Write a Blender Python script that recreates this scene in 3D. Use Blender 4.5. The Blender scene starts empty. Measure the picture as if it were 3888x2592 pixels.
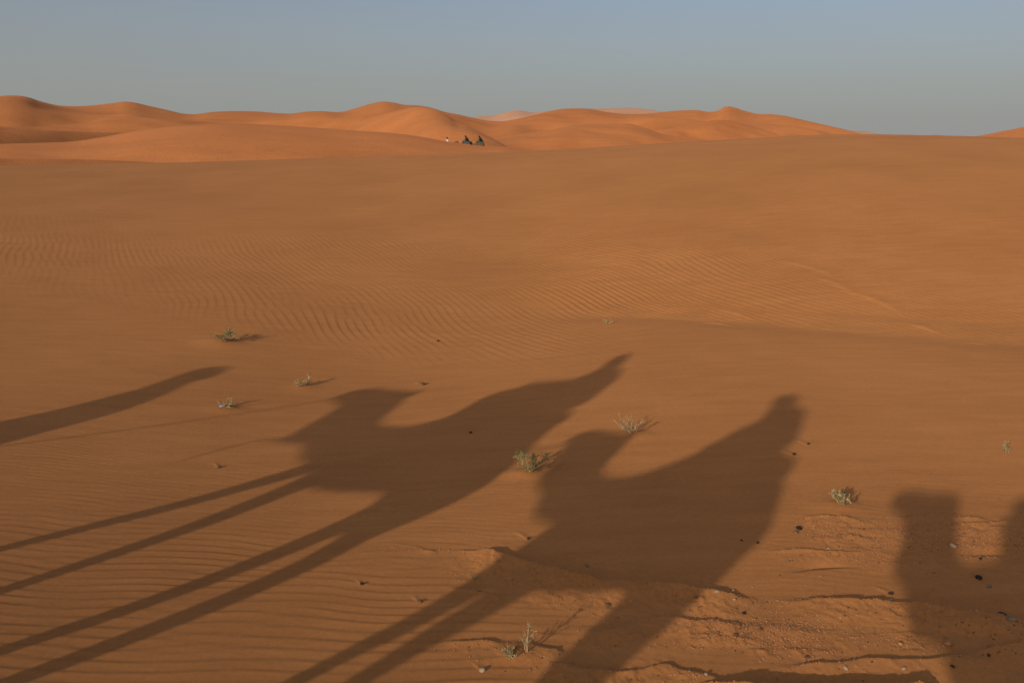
import bpy, bmesh, math, random
import numpy as np
from mathutils import Vector, Matrix

random.seed(7)
sc = bpy.context.scene
COL = sc.collection
R = math.radians

# ------------------------------------------------------------------ light directions
SUN_EL, SUN_AZ = 17.3, 35.0                 # shadows run towards this azimuth (clockwise from +Y)
SD = np.array([math.sin(R(SUN_AZ)) * math.cos(R(SUN_EL)),
               math.cos(R(SUN_AZ)) * math.cos(R(SUN_EL)), -math.sin(R(SUN_EL))])  # travel of the light
EYE = 2.7

# ------------------------------------------------------------------ helpers
def tag(o, label=None, cat=None, group=None, kind=None):
    for k, v in (('label', label), ('category', cat), ('group', group), ('kind', kind)):
        if v: o[k] = v
    return o

def mesh_obj(name, verts, faces, mat=None, parent=None, smooth=True):
    me = bpy.data.meshes.new(name)
    me.from_pydata([tuple(v) for v in verts], [], faces)
    if smooth: me.polygons.foreach_set('use_smooth', [True] * len(me.polygons))
    me.update()
    if mat: me.materials.append(mat)
    o = bpy.data.objects.new(name, me)
    COL.objects.link(o)
    if parent: o.parent = parent
    return o

def grid_obj(name, X, Y, Z, mat, wrap=False):
    """X, Y, Z are (rows, cols) arrays -> one quad sheet."""
    n, m = X.shape
    co = np.stack([X, Y, Z], -1).reshape(-1, 3).astype(np.float32)
    i = np.arange(n - 1)[:, None] * m
    c = np.arange(m if wrap else m - 1)[None, :]
    c2 = (c + 1) % m
    q = np.stack([i + c, i + m + c, i + m + c2, i + c2], -1).reshape(-1, 4)
    q = q[:, ::-1].astype(np.int32)
    me = bpy.data.meshes.new(name)
    me.vertices.add(len(co)); me.vertices.foreach_set('co', co.ravel())
    me.loops.add(q.size); me.loops.foreach_set('vertex_index', q.ravel())
    me.polygons.add(len(q))
    me.polygons.foreach_set('loop_start', np.arange(0, q.size, 4, dtype=np.int32))
    me.polygons.foreach_set('use_smooth', np.ones(len(q), bool))
    me.update(calc_edges=True); me.validate()
    me.materials.append(mat)
    o = bpy.data.objects.new(name, me); COL.objects.link(o)
    return o

def vnoise(x, y, s, seed=0):
    """smooth lattice noise in -1..1 with cell size s"""
    x = np.asarray(x, float) / s + seed * 17.31; y = np.asarray(y, float) / s - seed * 9.77
    xi, yi = np.floor(x), np.floor(y); fx, fy = x - xi, y - yi
    fx = fx * fx * fx * (fx * (fx * 6 - 15) + 10); fy = fy * fy * fy * (fy * (fy * 6 - 15) + 10)
    def h(a, b):
        a = a.astype(np.int64); b = b.astype(np.int64)
        n = (a * 374761393 + b * 668265263 + seed * 1442695041) & 0xFFFFFFFF
        n = ((n ^ (n >> 13)) * 1274126177) & 0xFFFFFFFF
        n = n ^ (n >> 16)
        return (n & 0xFFFF) / 32767.5 - 1.0
    return ((h(xi, yi) * (1 - fx) + h(xi + 1, yi) * fx) * (1 - fy)
            + (h(xi, yi + 1) * (1 - fx) + h(xi + 1, yi + 1) * fx) * fy)

def sstep(a, b, x):
    t = np.clip((np.asarray(x, float) - a) / (b - a), 0, 1)
    return t * t * (3 - 2 * t)

def spline(xs, ys, x):
    """monotone-ish smooth interpolation (Catmull-Rom on uneven knots)"""
    xs = np.asarray(xs, float); ys = np.asarray(ys, float)
    m = np.gradient(ys, xs)
    x = np.clip(x, xs[0], xs[-1])
    i = np.clip(np.searchsorted(xs, x, side='right') - 1, 0, len(xs) - 2)
    h = xs[i + 1] - xs[i]; t = (x - xs[i]) / h
    return ((2*t**3 - 3*t**2 + 1) * ys[i] + (t**3 - 2*t**2 + t) * h * m[i]
            + (-2*t**3 + 3*t**2) * ys[i + 1] + (t**3 - t**2) * h * m[i + 1])

# ------------------------------------------------------------------ the ground
# crest of the big dune face: azimuth (deg), elevation of the crest seen from the saddle (deg); crest circle at 55 m
CREST_R = 55.0
CREST = [(-60, -1.4), (-31.7, -1.05), (-22, -0.96), (-11, -0.66), (1.3, -0.21), (12.2, 0.42),
         (21.5, 0.83), (26, 0.74), (28.5, 0.66), (31.7, 0.5), (45, 0.3), (60, 0.0)]
CREST_AZ = [c[0] for c in CREST]; CREST_EL = [c[1] for c in CREST]

def macro(x, y):
    x = np.asarray(x, float); y = np.asarray(y, float)
    r = np.hypot(x, y) + 1e-9
    az = np.degrees(np.arctan2(x, y))
    m = .37 * x + .93 * y
    # near apron falling away from the rider, steeper on the left
    A = .108 - .068 * sstep(-3.5, 3.5, x)
    L = 10.5 + 6.5 * sstep(-6.5, 1.5, x)
    mm = np.clip(m, -12, 60)
    near = -A * np.where(mm < L, mm - mm * mm / (2.4 * L), L - L / 2.4 + (mm - L) * .1)
    # far face
    azc = np.clip(az, -60, 60)
    zc = EYE + CREST_R * np.tan(np.radians(spline(CREST_AZ, CREST_EL, azc)))
    mt = 15.6
    ca = np.clip(.37 * np.sin(np.radians(azc)) + .93 * np.cos(np.radians(azc)), .35, 2)
    rt = np.clip(mt / ca, 13, 30)
    rt = rt - (rt - 11.5) * sstep(1, -7, r * np.sin(np.radians(azc)))
    zt = -.60 - .22 * sstep(0, -7, x)
    t = (r - rt) / (CREST_R - rt)
    tt = np.clip(t, 0, 1.05)
    cv = .28 + .50 * sstep(-6, 5, x)
    ease = tt * (1 + cv - cv * tt)
    far = zt + (zc - zt) * np.where(t > 0, ease, t * 1.62)
    far = np.where(np.abs(az) > 90, -9, far)
    k = .02 + .75 * sstep(3.0, -6.0, x)
    d = near - far
    h = np.clip(.5 + .5 * d / k, 0, 1)
    z = far * (1 - h) + near * h + k * h * (1 - h)
    # beyond the crest the face falls away to a low plain
    z = np.where(r > CREST_R, np.maximum(z - (r - CREST_R) ** 2 * .012, -4.5 - 0 * r), z)
    w = sstep(CREST_R + 14, CREST_R + 60, r)
    z = z * (1 - w) - 4.5 * w
    # soft hollow along the foot of the face
    z = z - .085 * sstep(-.5, 4, x) * np.exp(-((m - 15.5) / .75) ** 2) * (r < 40)
    # gentle swells
    z = z + .030 * vnoise(x, y, 5.5, 3) * sstep(9, 18, r) * sstep(60, 45, r)
    z = z + .007 * vnoise(x, y, 1.7, 4) * sstep(2, 4, r) * sstep(40, 25, r)
    return z

def narrowband(x, y, nx, ny, lam, n=26, ang=5.0, spread=.10, seed=1):
    rs = np.random.RandomState(seed)
    a0 = math.atan2(ny, nx)
    zr = np.zeros_like(x); zi = np.zeros_like(x)
    for _ in range(n):
        a = a0 + math.radians(rs.normal(0, ang)); k = 2 * math.pi / (lam * (1 + rs.normal(0, spread)))
        ph = (x * math.cos(a) + y * math.sin(a)) * k + rs.uniform(0, 6.283)
        zr += np.cos(ph); zi += np.sin(ph)
    s = 1 / math.sqrt(n)
    return np.arctan2(zi, zr), np.hypot(zr, zi) * s

def ripple_profile(th):
    # long windward slope, short lee slope on the +normal side
    return np.sin(th - .55 * np.sin(th + .3)) 

def warp(x, y, amp, s, seed):
    return x + amp * vnoise(x, y, s, seed), y + amp * vnoise(x, y, s, seed + 1)

# low banks of stony sand: (points, height, width on the near side, width on the far side, roughness)
BANKS = []

def poly_dist(x, y, pts):
    """signed distance (positive on the far side) and taper along a polyline"""
    best = np.full(np.shape(x), 1e9); sd = np.zeros(np.shape(x)); al = np.zeros(np.shape(x))
    P = np.asarray(pts, float)
    seg = np.hypot(*(P[1:] - P[:-1]).T); tot = seg.sum(); acc = 0
    for (a, b, l) in zip(P[:-1], P[1:], seg):
        d = (b - a) / l
        t = np.clip(((x - a[0]) * d[0] + (y - a[1]) * d[1]) / l, 0, 1)
        qx, qy = x - (a[0] + d[0] * l * t), y - (a[1] + d[1] * l * t)
        dist = np.hypot(qx, qy)
        side = np.sign(d[0] * (y - a[1]) - d[1] * (x - a[0]))
        u = dist < best
        best = np.where(u, dist, best); sd = np.where(u, side * dist, sd); al = np.where(u, (acc + t * l) / tot, al)
        acc += l
    return sd, al

def banks(x, y):
    z = np.zeros(np.shape(x)); rough = np.zeros(np.shape(x))
    jx, jy = warp(x, y, .06, .5, 41)
    jx, jy = warp(jx, jy, .015, .12, 45)
    for pts, h, wn, wf, rg, lo_ in BANKS:
        P = np.asarray(pts, float)
        lo, hi = P.min(0) - wn - wf, P.max(0) + wn + wf
        sel = (x > lo[0]) & (x < hi[0]) & (y > lo[1]) & (y < hi[1])
        if not sel.any(): continue
        sd, al = poly_dist(jx[sel], jy[sel], pts)
        tp = sstep(0, .18, al) * sstep(1, .82, al)
        prof = np.where(sd < 0, np.clip(1 + sd / wn, 0, 1) ** 1.6, sstep(1, 0, np.clip(sd / (wf * 1.5), 0, 1)))
        tp = tp * (lo_ + (1 - lo_) * sstep(-.5, .5, vnoise(x[sel], y[sel], .42, 61) + .5 * vnoise(x[sel], y[sel], .15, 62)))
        z[sel] = np.maximum(z[sel], h * tp * prof)
        rough[sel] = np.maximum(rough[sel], rg * tp * np.exp(-(np.clip(sd + wn * .3, -9, 9) / (wn * .6)) ** 2))
    return z, rough

def ground_z(x, y):
    """macro form, wind ripples, banks and grit"""
    x = np.atleast_1d(np.asarray(x, float)); y = np.atleast_1d(np.asarray(y, float))
    z = macro(x, y)
    r = np.hypot(x, y); az = np.degrees(np.arctan2(x, y)); m = .37 * x + .93 * y
    sel = (r < 45) & (np.abs(az) < 46)
    xs, ys, rs_, ms = x[sel], y[sel], r[sel], m[sel]
    bz, rough = banks(xs, ys)
    calm = 1 - .9 * np.clip(rough * 1.5, 0, 1)
    patch = .5 + .5 * vnoise(xs, ys, 1.1, 11)
    # foreground ripples, crests running across the view
    wx, wy = warp(xs, ys, .10, .9, 21)
    th, en = narrowband(wx, wy, .08, 1, .118, seed=5, ang=3.5, spread=.09)
    a1 = sstep(7.6, 4.6, ys + .25 * xs) * sstep(2.2, -.6, xs) * (.35 + .65 * patch)
    z1 = .0034 * a1 * ripple_profile(th) * np.clip(en * 1.3, 0, 1)
    th, en = narrowband(wx, wy, .18, .98, .088, seed=8, ang=4, spread=.10)
    a2 = sstep(11.5, 8.0, ms) * (1 - .8 * a1) * (.3 + .7 * patch)
    z2 = .0014 * a2 * ripple_profile(th) * np.clip(en * 1.3, 0, 1)
    # ripples of the far face, crests running up the slope
    wx, wy = warp(xs, ys, .30, 3.0, 31)
    th, en = narrowband(wx, wy, .89, .46, .165, seed=13, ang=3.0, spread=.06)
    big = .5 + .5 * vnoise(xs, ys, 4.2, 17)
    rightside = sstep(-.5, 2.5, xs)
    b = (sstep(11.0, 13.4, ms) * (1 - rightside) + sstep(15.2, 15.7, ms) * rightside)
    b = b * sstep(27, 17.5, ms - .10 * xs) * (.30 + .70 * sstep(.1, .7, big + .5 * rightside)) * (1 - .65 * sstep(4.6, 6.5, xs))
    b = b * (.6 + .4 * sstep(-6, -1, xs))
    z3 = (.0072 + .0058 * rightside) * b * ripple_profile(th) * np.clip(en * 1.3, 0, 1)
    grit = (.0065 * vnoise(xs, ys, .060, 51) + .0055 * vnoise(xs, ys, .027, 52)) * rough
    lumps = (.008 * vnoise(xs, ys, .33, 55) + .005 * vnoise(xs, ys, .14, 56)) * np.clip(rough * 1.4 + .15 * sstep(2, 4, xs) * sstep(9, 6.5, rs_), 0, 1)
    z[sel] += (z1 + z2) * calm + z3 + bz + grit + lumps
    # sand gathered around plants
    for (sx, sy, rad, hh) in HUMMOCKS:
        k = (np.abs(x - sx) < rad * 3) & (np.abs(y - sy) < rad * 3)
        if k.any(): z[k] += hh * np.exp(-(((x[k] - sx) / rad) ** 2 + ((y[k] - sy) / (rad * .8)) ** 2))
    # small windblown scoops and slip scars on the right of the far face
    for (sx, sy, ln, wd, hh, ang) in SCARS:
        ca_, sa_ = math.cos(ang), math.sin(ang)
        near_s = (np.abs(x - sx) < ln * 2.2 + 1) & (np.abs(y - sy) < ln * 2.2 + 1)
        if not near_s.any(): continue
        u = (x[near_s] - sx) * ca_ + (y[near_s] - sy) * sa_
        v = -(x[near_s] - sx) * sa_ + (y[near_s] - sy) * ca_
        v = v - .12 * ln * (u / ln) ** 2
        e = np.exp(-(u / ln) ** 2 * 1.6)
        z[near_s] += hh * e * np.where(v < 0, np.exp(-(v / (wd * 2.2)) ** 2), np.exp(-(v / wd) ** 2 * 3))
    return z

SCARS = []
HUMMOCKS = [(-4.95, 13.55, .34, .055), (-3.80, 10.40, .22, .022), (-3.05, 11.64, .2, .02), (.10, 7.63, .16, .04), (1.36, 8.66, .16, .02), (2.75, 6.48, .2, .028), (.06, 4.43, .09, .014)]
BANKS += [      # points, height, near width, far width, roughness, lowest share of the height
    ([(-.5, 5.99), (-.19, 5.9), (.05, 5.81), (.27, 5.56), (.51, 5.38), (.83, 5.25), (1.14, 5.14), (1.36, 5.07), (1.58, 4.99), (1.79, 4.93)], 0.0550, 0.420, 0.053, .9, 0.70),
    ([(1.7, 5.0), (1.95, 4.98), (2.24, 4.92), (2.47, 4.86), (2.72, 4.8), (2.97, 4.74), (3.4, 4.66)], 0.0499, 0.400, 0.058, 1.0, 0.70),
    ([(.35, 4.70), (.89, 4.71), (1.3, 4.7), (1.7, 4.64), (2.07, 4.57)], 0.0284, 0.250, 0.070, .9, 0.50),
    ([(-.42, 4.63), (-.15, 4.57), (.06, 4.52), (.34, 4.45)], 0.0310, 0.220, 0.036, .6, 0.35),
    ([(.08, 4.34), (.39, 4.27), (.64, 4.24), (.96, 4.24), (1.05, 4.17), (1.18, 4.09), (1.35, 4.03)], 0.0284, 0.300, 0.032, .8, 0.35),
    ([(1.02, 4.08), (1.2, 3.97), (1.4, 3.93), (1.7, 3.92), (2.1, 3.93), (2.4, 4.02)], 0.1050, 0.400, 0.050, .9, 0.85),  # unseen bank added below the frame, raised to throw the jagged bottom shadow
    ([(1.45, 4.2), (1.68, 4.22), (2.08, 4.27), (2.39, 4.28), (2.68, 4.32), (3.04, 4.39), (3.4, 4.5)], 0.0301, 0.250, 0.036, .5, 0.55),
    ([(2.34, 6.23), (2.74, 6.25), (3.1, 6.23)], 0.0155, 0.200, 0.027, .9, 0.35),
    ([(2.30, 5.93), (2.64, 5.92), (3.0, 5.85)], 0.0189, 0.200, 0.032, .9, 0.35),
    ([(1.90, 5.73), (2.31, 5.74), (2.65, 5.7), (2.9, 5.62)], 0.0189, 0.200, 0.027, .8, 0.35),
    ([(3.25, 5.78), (3.57, 5.77), (3.95, 5.76)], 0.0215, 0.200, 0.027, .9, 0.35),
    ([(3.5, 6.18), (3.83, 6.11), (4.2, 6.17)], 0.0163, 0.200, 0.027, .9, 0.35),
    ([(2.42, 6.07), (2.83, 6.04), (3.15, 5.95)], 0.0138, 0.160, 0.027, .9, 0.35),
    ([(2.5, 5.55), (2.79, 5.51), (3.1, 5.48)], 0.0138, 0.180, 0.027, .7, 0.35),
    ([(.2, 4.12), (.55, 4.08), (.85, 4.05), (1.1, 3.99)], 0.0215, 0.220, 0.032, .6, 0.35),
    ([(-.46, 5.30), (-.23, 5.23), (-.03, 5.15)], 0.0215, 0.150, 0.027, .3, 0.35),
    ([(-1.0, 6.1), (-.75, 6.05), (-.55, 5.95)], 0.0138, 0.120, 0.023, .5, 0.35),
    ([(3.05, 6.04), (3.41, 5.98), (3.77, 5.99)], 0.0138, 0.15, 0.041, .9, .4),
    ([(3.44, 5.99), (3.77, 5.98), (4.10, 6.00)], 0.0146, 0.14, 0.043, .9, .4),
    ([(2.31, 6.17), (2.50, 6.17), (2.70, 6.18)], 0.0146, 0.20, 0.025, .9, .4),
    ([(2.31, 6.25), (2.62, 6.25), (2.94, 6.19)], 0.0198, 0.13, 0.033, .9, .4),
    ([(2.44, 5.76), (2.79, 5.74), (3.13, 5.71)], 0.0112, 0.14, 0.041, .9, .4),
    ([(2.92, 5.84), (3.26, 5.83), (3.60, 5.83)], 0.0103, 0.19, 0.044, .9, .4),
    ([(3.96, 6.04), (4.23, 6.04), (4.50, 6.02)], 0.0172, 0.13, 0.030, .9, .4),
    ([(2.85, 5.92), (3.25, 5.89), (3.65, 5.91)], 0.0189, 0.16, 0.035, .9, .4),
    ([(2.60, 5.85), (2.88, 5.84), (3.16, 5.87)], 0.0163, 0.14, 0.039, .9, .4),
    ([(2.27, 5.73), (2.54, 5.70), (2.81, 5.73)], 0.0155, 0.14, 0.031, .9, .4),
    ([(3.06, 6.29), (3.36, 6.29), (3.67, 6.33)], 0.0198, 0.16, 0.029, .9, .4),
    ([(3.55, 6.25), (3.72, 6.25), (3.90, 6.21)], 0.0138, 0.14, 0.025, .9, .4),
    ([(2.27, 6.01), (2.72, 6.03), (3.16, 6.06)], 0.0103, 0.15, 0.041, .9, .4),
    ([(3.70, 6.02), (3.94, 6.02), (4.17, 6.02)], 0.0172, 0.15, 0.044, .9, .4),
    ([(3.81, 5.63), (4.06, 5.64), (4.32, 5.67)], 0.0198, 0.17, 0.039, .9, .4),
    ([(3.47, 5.68), (3.72, 5.67), (3.98, 5.64)], 0.0172, 0.13, 0.043, .9, .4),
    ([(2.96, 5.70), (3.25, 5.73), (3.55, 5.75)], 0.0163, 0.21, 0.044, .9, .4),
    ([(3.57, 5.84), (3.91, 5.88), (4.24, 5.88)], 0.0163, 0.15, 0.032, .9, .4),
    ([(3.52, 5.96), (3.70, 5.99), (3.88, 5.98)], 0.0189, 0.21, 0.043, .9, .4),
    ([(3.16, 6.15), (3.44, 6.11), (3.72, 6.09)], 0.0138, 0.21, 0.039, .9, .4),
    ([(3.17, 6.01), (3.38, 6.02), (3.59, 6.00)], 0.0146, 0.14, 0.033, .9, .4),
    ([(2.78, 6.06), (3.00, 6.02), (3.21, 6.00)], 0.0172, 0.20, 0.038, .9, .4),
    ([(3.04, 4.62), (3.19, 4.62), (3.35, 4.60)], 0.0120, 0.09, 0.033, 1.0, .3),
    ([(1.55, 4.70), (1.79, 4.73), (2.02, 4.68)], 0.0086, 0.11, 0.026, 1.0, .3),
    ([(1.20, 4.63), (1.41, 4.65), (1.61, 4.61)], 0.0129, 0.14, 0.023, 1.0, .3),
    ([(1.86, 4.55), (2.22, 4.53), (2.58, 4.51)], 0.0129, 0.15, 0.037, 1.0, .3),
    ([(1.27, 4.59), (1.61, 4.58), (1.95, 4.55)], 0.0146, 0.13, 0.039, 1.0, .3),
    ([(2.08, 4.52), (2.32, 4.53), (2.56, 4.49)], 0.0112, 0.12, 0.027, 1.0, .3),
    ([(1.47, 4.75), (1.67, 4.74), (1.88, 4.72)], 0.0112, 0.08, 0.036, 1.0, .3),
    ([(1.41, 4.43), (1.71, 4.41), (2.01, 4.39)], 0.0163, 0.15, 0.026, 1.0, .3),
    ([(1.01, 4.55), (1.38, 4.55), (1.74, 4.51)], 0.0155, 0.11, 0.032, 1.0, .3),
    ([(1.36, 4.64), (1.60, 4.63), (1.85, 4.61)], 0.0120, 0.14, 0.023, 1.0, .3),
    ([(1.21, 4.70), (1.61, 4.70), (2.00, 4.66)], 0.0095, 0.15, 0.037, 1.0, .3),
    ([(2.75, 4.63), (3.09, 4.61), (3.42, 4.59)], 0.0095, 0.15, 0.037, 1.0, .3),
]
SCARS += [(6.62, 18.3, .95, .10, .026, 2.05), (6.75, 17.1, .65, .09, .030, 1.9), (7.16, 16.0, .7, .09, .034, 1.95),
          (7.31, 14.42, .4, .06, .028, 2.0), (7.7, 13.3, .25, .05, .018, 2.1), (4.3, 15.65, .5, .09, .022, 2.1), (3.83, 14.86, .35, .07, .022, 2.2),
          (2.21, 5.45, .20, .035, -.038, math.pi + .12), (3.52, 5.62, .15, .03, -.026, math.pi)]
# sand tails trailing upwind of single stones
SCARS += [(-1.403, 11.863, 0.135, 0.020, 0.0117, 2.15), (-3.115, 8.215, 0.090, 0.016, 0.0078, 2.15), (-1.113, 5.475, 0.054, 0.012, 0.0047, 2.15), (-0.668, 5.183, 0.063, 0.013, 0.0055, 2.15), (0.075, 6.195, 0.090, 0.016, 0.0078, 2.15), (2.999, 8.192, 0.099, 0.017, 0.0086, 2.15), (2.744, 7.890, 0.108, 0.018, 0.0094, 2.15), (1.686, 4.380, 0.072, 0.014, 0.0062, 2.15), (2.496, 5.100, 0.072, 0.014, 0.0062, 2.15), (0.607, 5.045, 0.054, 0.012, 0.0047, 2.15), (0.517, 5.645, 0.054, 0.012, 0.0047, 2.15), (-0.209, 4.333, 0.063, 0.013, 0.0055, 2.15)]

# ------------------------------------------------------------------ materials
def new_mat(name):
    m = bpy.data.materials.new(name); m.use_nodes = True
    nt = m.node_tree; b = nt.nodes['Principled BSDF']
    b.inputs['Roughness'].default_value = .95
    if 'Specular IOR Level' in b.inputs: b.inputs['Specular IOR Level'].default_value = .12
    return m, nt, b

def noise_node(nt, scale, detail=4, rough=.55, coord=None, vec_scale=None):
    n = nt.nodes.new('ShaderNodeTexNoise'); n.inputs['Scale'].default_value = scale
    n.inputs['Detail'].default_value = detail; n.inputs['Roughness'].default_value = rough
    src = coord
    if vec_scale:
        mp = nt.nodes.new('ShaderNodeMapping'); mp.inputs['Scale'].default_value = vec_scale
        nt.links.new(coord, mp.inputs['Vector']); src = mp.outputs['Vector']
    if src: nt.links.new(src, n.inputs['Vector'])
    return n

def ramp_node(nt, fac, stops):
    r = nt.nodes.new('ShaderNodeValToRGB')
    e = r.color_ramp.elements
    while len(e) < len(stops): e.new(.5)
    for el, (p, c) in zip(e, stops):
        el.position = p; el.color = (*c, 1)
    nt.links.new(fac, r.inputs['Fac'])
    return r

def sand_material(name, dark, mid, light, big, fine, bump=.25, bump_scale=260., mottled=.5):
    # layered noise: broad tone, fine mottling, streaks, grains
    m, nt, b = new_mat(name)
    tc = nt.nodes.new('ShaderNodeNewGeometry').outputs['Position']
    if 'Diffuse Roughness' in b.inputs: b.inputs['Diffuse Roughness'].default_value = .35
    n1 = noise_node(nt, big, 3, .5, tc)
    r1 = ramp_node(nt, n1.outputs['Fac'], [(.30, dark), (.5, mid), (.70, light)])
    n2 = noise_node(nt, fine, 5, .7, tc)
    mx = nt.nodes.new('ShaderNodeMix'); mx.data_type = 'RGBA'; mx.blend_type = 'MULTIPLY'
    mx.inputs['Factor'].default_value = mottled
    r2 = ramp_node(nt, n2.outputs['Fac'], [(.25, (.72, .70, .68)), (.5, (.93, .93, .93)), (.78, (1.12, 1.12, 1.1))])
    nt.links.new(r1.outputs['Color'], mx.inputs['A']); nt.links.new(r2.outputs['Color'], mx.inputs['B'])
    # wind streaks and coarse grains
    n4 = noise_node(nt, fine * .10, 4, .6, tc, (.45, 2.2, 1))
    r4 = ramp_node(nt, n4.outputs['Fac'], [(.30, (.90, .89, .88)), (.70, (1.06, 1.06, 1.06))])
    n5 = noise_node(nt, fine * 7, 2, .8, tc)
    r5 = ramp_node(nt, n5.outputs['Fac'], [(.30, (.80, .79, .78)), (.5, (1, 1, 1)), (.72, (1.22, 1.22, 1.22))])
    m2 = nt.nodes.new('ShaderNodeMix'); m2.data_type = 'RGBA'; m2.blend_type = 'MULTIPLY'; m2.inputs['Factor'].default_value = .9
    m3 = nt.nodes.new('ShaderNodeMix'); m3.data_type = 'RGBA'; m3.blend_type = 'MULTIPLY'; m3.inputs['Factor'].default_value = .9
    nt.links.new(mx.outputs['Result'], m2.inputs['A']); nt.links.new(r4.outputs['Color'], m2.inputs['B'])
    nt.links.new(m2.outputs['Result'], m3.inputs['A']); nt.links.new(r5.outputs['Color'], m3.inputs['B'])
    mx = m3
    nt.links.new(mx.outputs['Result'], b.inputs['Base Color'])
    n3 = noise_node(nt, bump_scale, 3, .6, tc)
    bp = nt.nodes.new('ShaderNodeBump'); bp.inputs['Strength'].default_value = bump
    bp.inputs['Distance'].default_value = 1.2 / bump_scale
    nt.links.new(n3.outputs['Fac'], bp.inputs['Height']); nt.links.new(bp.outputs['Normal'], b.inputs['Normal'])
    return m

def plain(name, col, var=.25, scale=30., rough=.9):
    m, nt, b = new_mat(name)
    tc = nt.nodes.new('ShaderNodeTexCoord').outputs['Object']
    n = noise_node(nt, scale, 4, .6, tc)
    lo = tuple(c * (1 - var) for c in col); hi = tuple(min(1, c * (1 + var)) for c in col)
    r = ramp_node(nt, n.outputs['Fac'], [(.3, lo), (.7, hi)])
    nt.links.new(r.outputs['Color'], b.inputs['Base Color']); b.inputs['Roughness'].default_value = rough
    return m

SAND = sand_material('sand', (.378, .160, .055), (.403, .172, .059), (.428, .184, .064), .28, 26., .30)
DUNE = sand_material('dune_sand', (.46, .172, .058), (.49, .185, .063), (.52, .198, .068), .03, .8, .1, 6., .35)
HAZY = sand_material('haze_tinted_sand', (.46, .255, .165), (.49, .275, .18), (.51, .29, .19), .01, .2, .05, 2., .2)  # distance haze put into the base colour: paler, pinker sand
CAMEL = plain('camel_hair', (.15, .085, .042), .3, 9.)
CLOTH_DARK = plain('dark_cloth', (.014, .017, .022), .3, 14.)
CLOTH_BLACK = plain('black_cloth', (.012, .010, .012), .3, 14.)
CLOTH_TEAL = plain('teal_blanket', (.060, .090, .072), .35, 6.)
CLOTH_TAN = plain('tan_blanket', (.30, .27, .17), .35, 6.)
CLOTH_WHITE = plain('white_cloth', (.80, .76, .74), .08, 8.)
CLOTH_PLUM = plain('plum_cloth', (.045, .015, .022), .3, 10.)
CLOTH_BLUE = plain('blue_cloth', (.05, .08, .16), .3, 10.)
SKIN = plain('skin', (.22, .11, .06), .15, 10., .7)
ROPE = plain('rope_fibre', (.30, .22, .12), .3, 60.)
STEM_DRY = plain('dry_stem', (.42, .31, .18), .3, 25.)
STEM_GREEN = plain('green_stem', (.36, .29, .14), .3, 25.)
LEAF_GREEN = plain('grey_green_leaf', (.32, .26, .115), .4, 20.)
LEAF_PALE = plain('pale_leaf', (.38, .295, .155), .35, 20.)
STONE_DARK = plain('dark_stone', (.030, .026, .023), .5, 30., .75)
STONE_BROWN = plain('brown_stone', (.16, .085, .045), .4, 30.)
STONE_GREY = plain('grey_stone', (.20, .14, .095), .35, 30.)
STONE_PALE = plain('pale_stone', (.37, .265, .17), .25, 30.)
STONE_TAN = plain('tan_stone', (.42, .19, .085), .25, 30.)
DUNG = plain('dry_dung', (.060, .032, .020), .4, 60.)
PAPER = plain('scrap_paper', (.36, .42, .56), .15, 40.)

# ------------------------------------------------------------------ the ground sheet
def ground():
    az = list(np.arange(-37.0, 37.001, .068))
    a, st = az[-1], .1
    right = []
    while a < 178:
        st = min(st * 1.25, 4.0); a += st; right.append(a)
    right = [v for v in right if v < 179]
    az = np.array([-v for v in reversed(right)] + az + right + [180.0])
    rr = [0.02, .5, 1.0, 1.5, 2.0, 2.4, 2.8, 3.1, 3.3]
    while rr[-1] < 11: rr.append(rr[-1] + (.0115 if rr[-1] < 6.6 else .018))
    while rr[-1] < 24: rr.append(rr[-1] + .030 + .0012 * (rr[-1] - 11))
    while rr[-1] < 34: rr.append(rr[-1] + .09)
    while rr[-1] < 58: rr.append(rr[-1] + .3)
    while rr[-1] < 6000: rr.append(rr[-1] * 1.07)
    rr = np.array(rr)
    A, Rr = np.meshgrid(np.radians(az), rr)
    X, Y = Rr * np.sin(A), Rr * np.cos(A)
    Z = ground_z(X.ravel(), Y.ravel()).reshape(X.shape)
    o = grid_obj('sand_ground', X, Y, Z, SAND, wrap=True)
    return tag(o, kind='structure')
ground()

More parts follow.
